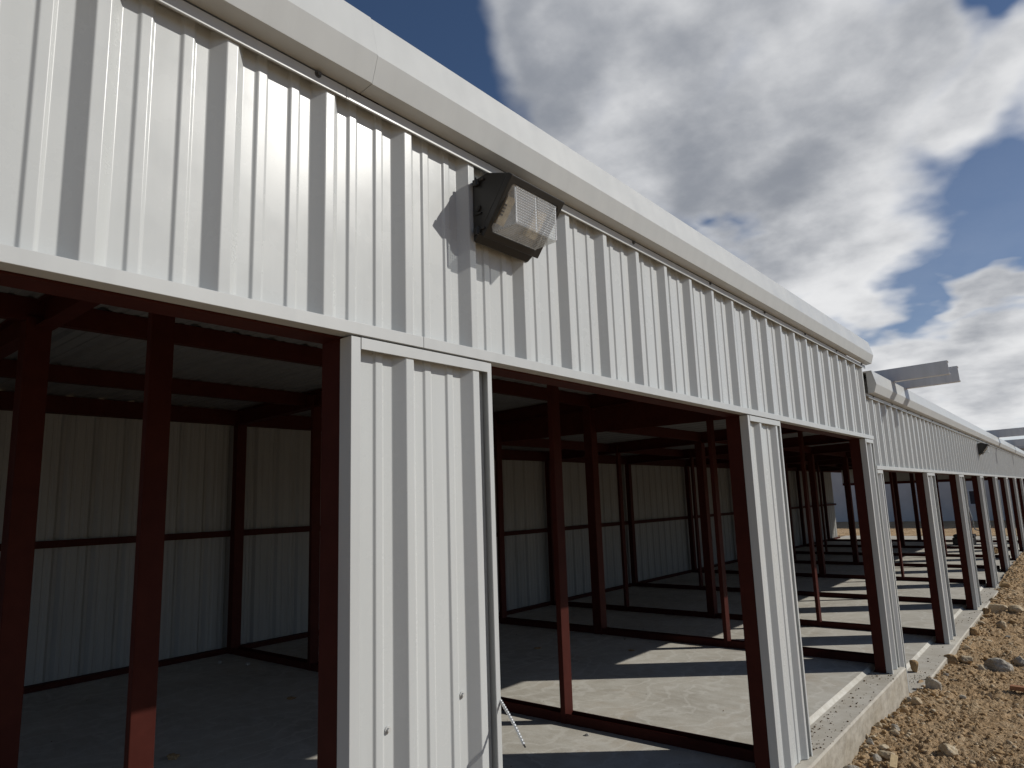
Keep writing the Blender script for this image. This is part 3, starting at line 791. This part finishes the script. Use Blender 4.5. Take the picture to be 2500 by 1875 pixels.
def wnc(scale, detail, rough, off):
    mp = N(nt, 'ShaderNodeMapping'); mp.inputs['Location'].default_value = off; nt.links.new(cp.outputs[0], mp.inputs['Vector'])
    n = N(nt, 'ShaderNodeTexNoise'); n.inputs['Scale'].default_value = scale; n.inputs['Detail'].default_value = detail; n.inputs['Roughness'].default_value = rough
    nt.links.new(mp.outputs[0], n.inputs['Vector']); return n.outputs['Color']
def vec(op, a, b):
    n = N(nt, 'ShaderNodeVectorMath', operation=op)
    for k, v in enumerate((a,b)):
        if hasattr(v, 'links'): nt.links.new(v, n.inputs[k])
        else: n.inputs[k].default_value = v
    return n.outputs[0]
warp = vec('MULTIPLY', vec('SUBTRACT', wnc(2.2, 4, .55, (2,9,3)), (.5,.5,.5)), (15,13,0))
csw = vec('ADD', cs.outputs[0], warp)
def field(lst):
    acc = None
    for (a, e, r) in lst:
        d = N(nt, 'ShaderNodeVectorMath', operation='DISTANCE'); nt.links.new(csw, d.inputs[0]); d.inputs[1].default_value = (a*.87, e, 0)
        v = M('SUBTRACT', 1.0, M('DIVIDE', d.outputs['Value'], r))
        acc = v if acc is None else M('SMOOTH_MAX', acc, v, .35)
    return acc
cov = field(CLOUDS_AND_FILL); hol = M('MAXIMUM', field(HOLES), 0.0)
n_big = wn(1.9, 8, .56); n_fine = wn(6.5, 9, .60, (3,1,0)); n_shade = wn(1.5, 8, .56, (7,4,2)); n_puff = wn(4.2, 8, .6, (1,5,8))
dens = M('ADD', M('SUBTRACT', cov, M('MULTIPLY', hol, .45)), M('ADD', M('MULTIPLY', M('SUBTRACT', n_big, .5), .75), M('MULTIPLY', M('SUBTRACT', n_fine, .5), .30)))
mask = N(nt, 'ShaderNodeMapRange', interpolation_type='SMOOTHSTEP'); mask.inputs['From Min'].default_value = -.30; mask.inputs['From Max'].default_value = .46
nt.links.new(dens, mask.inputs['Value'])
core = N(nt, 'ShaderNodeMapRange', interpolation_type='SMOOTHSTEP'); core.inputs['From Min'].default_value = -.05; core.inputs['From Max'].default_value = .8
nt.links.new(dens, core.inputs['Value'])
# sunlit and shaded sides of the billows: compare the cloud's thickness here and a little towards the sun
def wo_(scale, detail, rough, off, step):
    return wn(scale, detail, rough, (off[0]+SUN.x*step, off[1]+SUN.y*step, off[2]))
rel = M('ADD', M('MULTIPLY', M('SUBTRACT', wn(1.5, 6, .52, (7,4,2)), wo_(1.5, 6, .52, (7,4,2), .20)), 1.5),
             M('MULTIPLY', M('SUBTRACT', wn(3.8, 7, .56, (1,5,8)), wo_(3.8, 7, .56, (1,5,8), .09)), .75))
shade = M('SUBTRACT', M('ADD', .44, M('MULTIPLY', core.outputs[0], .30)), M('MULTIPLY', rel, 1.25))
shade = M('ADD', shade, M('MULTIPLY', M('SUBTRACT', az, 20.0), .0085))
shade = M('SUBTRACT', shade, M('MULTIPLY', M('MAXIMUM', M('SUBTRACT', 20.0, elv), 0.0), .016))
grey = N(nt, 'ShaderNodeMapRange', interpolation_type='SMOOTHSTEP'); grey.inputs['From Min'].default_value = .0; grey.inputs['From Max'].default_value = 1.15
nt.links.new(shade, grey.inputs['Value'])
ccol = mixc(nt, grey.outputs[0], (.80,.805,.815), (.265,.285,.325))
cbg = N(nt, 'ShaderNodeBackground'); nt.links.new(ccol, cbg.inputs['Color']); cbg.inputs['Strength'].default_value = 1.0
ms = N(nt, 'ShaderNodeMixShader'); hz = N(nt, 'ShaderNodeMapRange', interpolation_type='SMOOTHSTEP'); hz.inputs['From Min'].default_value = 34; hz.inputs['From Max'].default_value = 6; hz.inputs['To Max'].default_value = .14
nt.links.new(elv, hz.inputs['Value']); nt.links.new(M('MAXIMUM', mask.outputs[0], M('MULTIPLY', hz.outputs[0], M('ADD', .5, n_puff))), ms.inputs[0]); nt.links.new(bg.outputs[0], ms.inputs[1]); nt.links.new(cbg.outputs[0], ms.inputs[2])
nt.links.new(ms.outputs[0], wo.inputs['Surface'])

# ------------------------------------------------------------------ camera
yaw, pit, rol = math.radians(38.7915), math.radians(9.5736), math.radians(-1.9401)
d = Vector((math.cos(yaw)*math.cos(pit), math.sin(yaw)*math.cos(pit), math.sin(pit)))
r = Vector((math.sin(yaw), -math.cos(yaw), 0)); u = r.cross(d)
r2 = r*math.cos(rol)+u*math.sin(rol); u2 = -r*math.sin(rol)+u*math.cos(rol)
cam = bpy.data.cameras.new('camera'); co_ = bpy.data.objects.new('camera', cam); C.objects.link(co_)
mt = Matrix(((r2.x,u2.x,-d.x,-1.2193),(r2.y,u2.y,-d.y,-1.561),(r2.z,u2.z,-d.z,1.6631),(0,0,0,1)))
co_.matrix_world = mt
cam.sensor_width = 36; cam.lens = 36*1697.5442/2500; cam.clip_start = .05; cam.clip_end = 8000
scene.camera = co_
scene.view_settings.view_transform = 'Standard'; scene.view_settings.look = 'None'
scene.view_settings.exposure = 0; scene.view_settings.gamma = 1
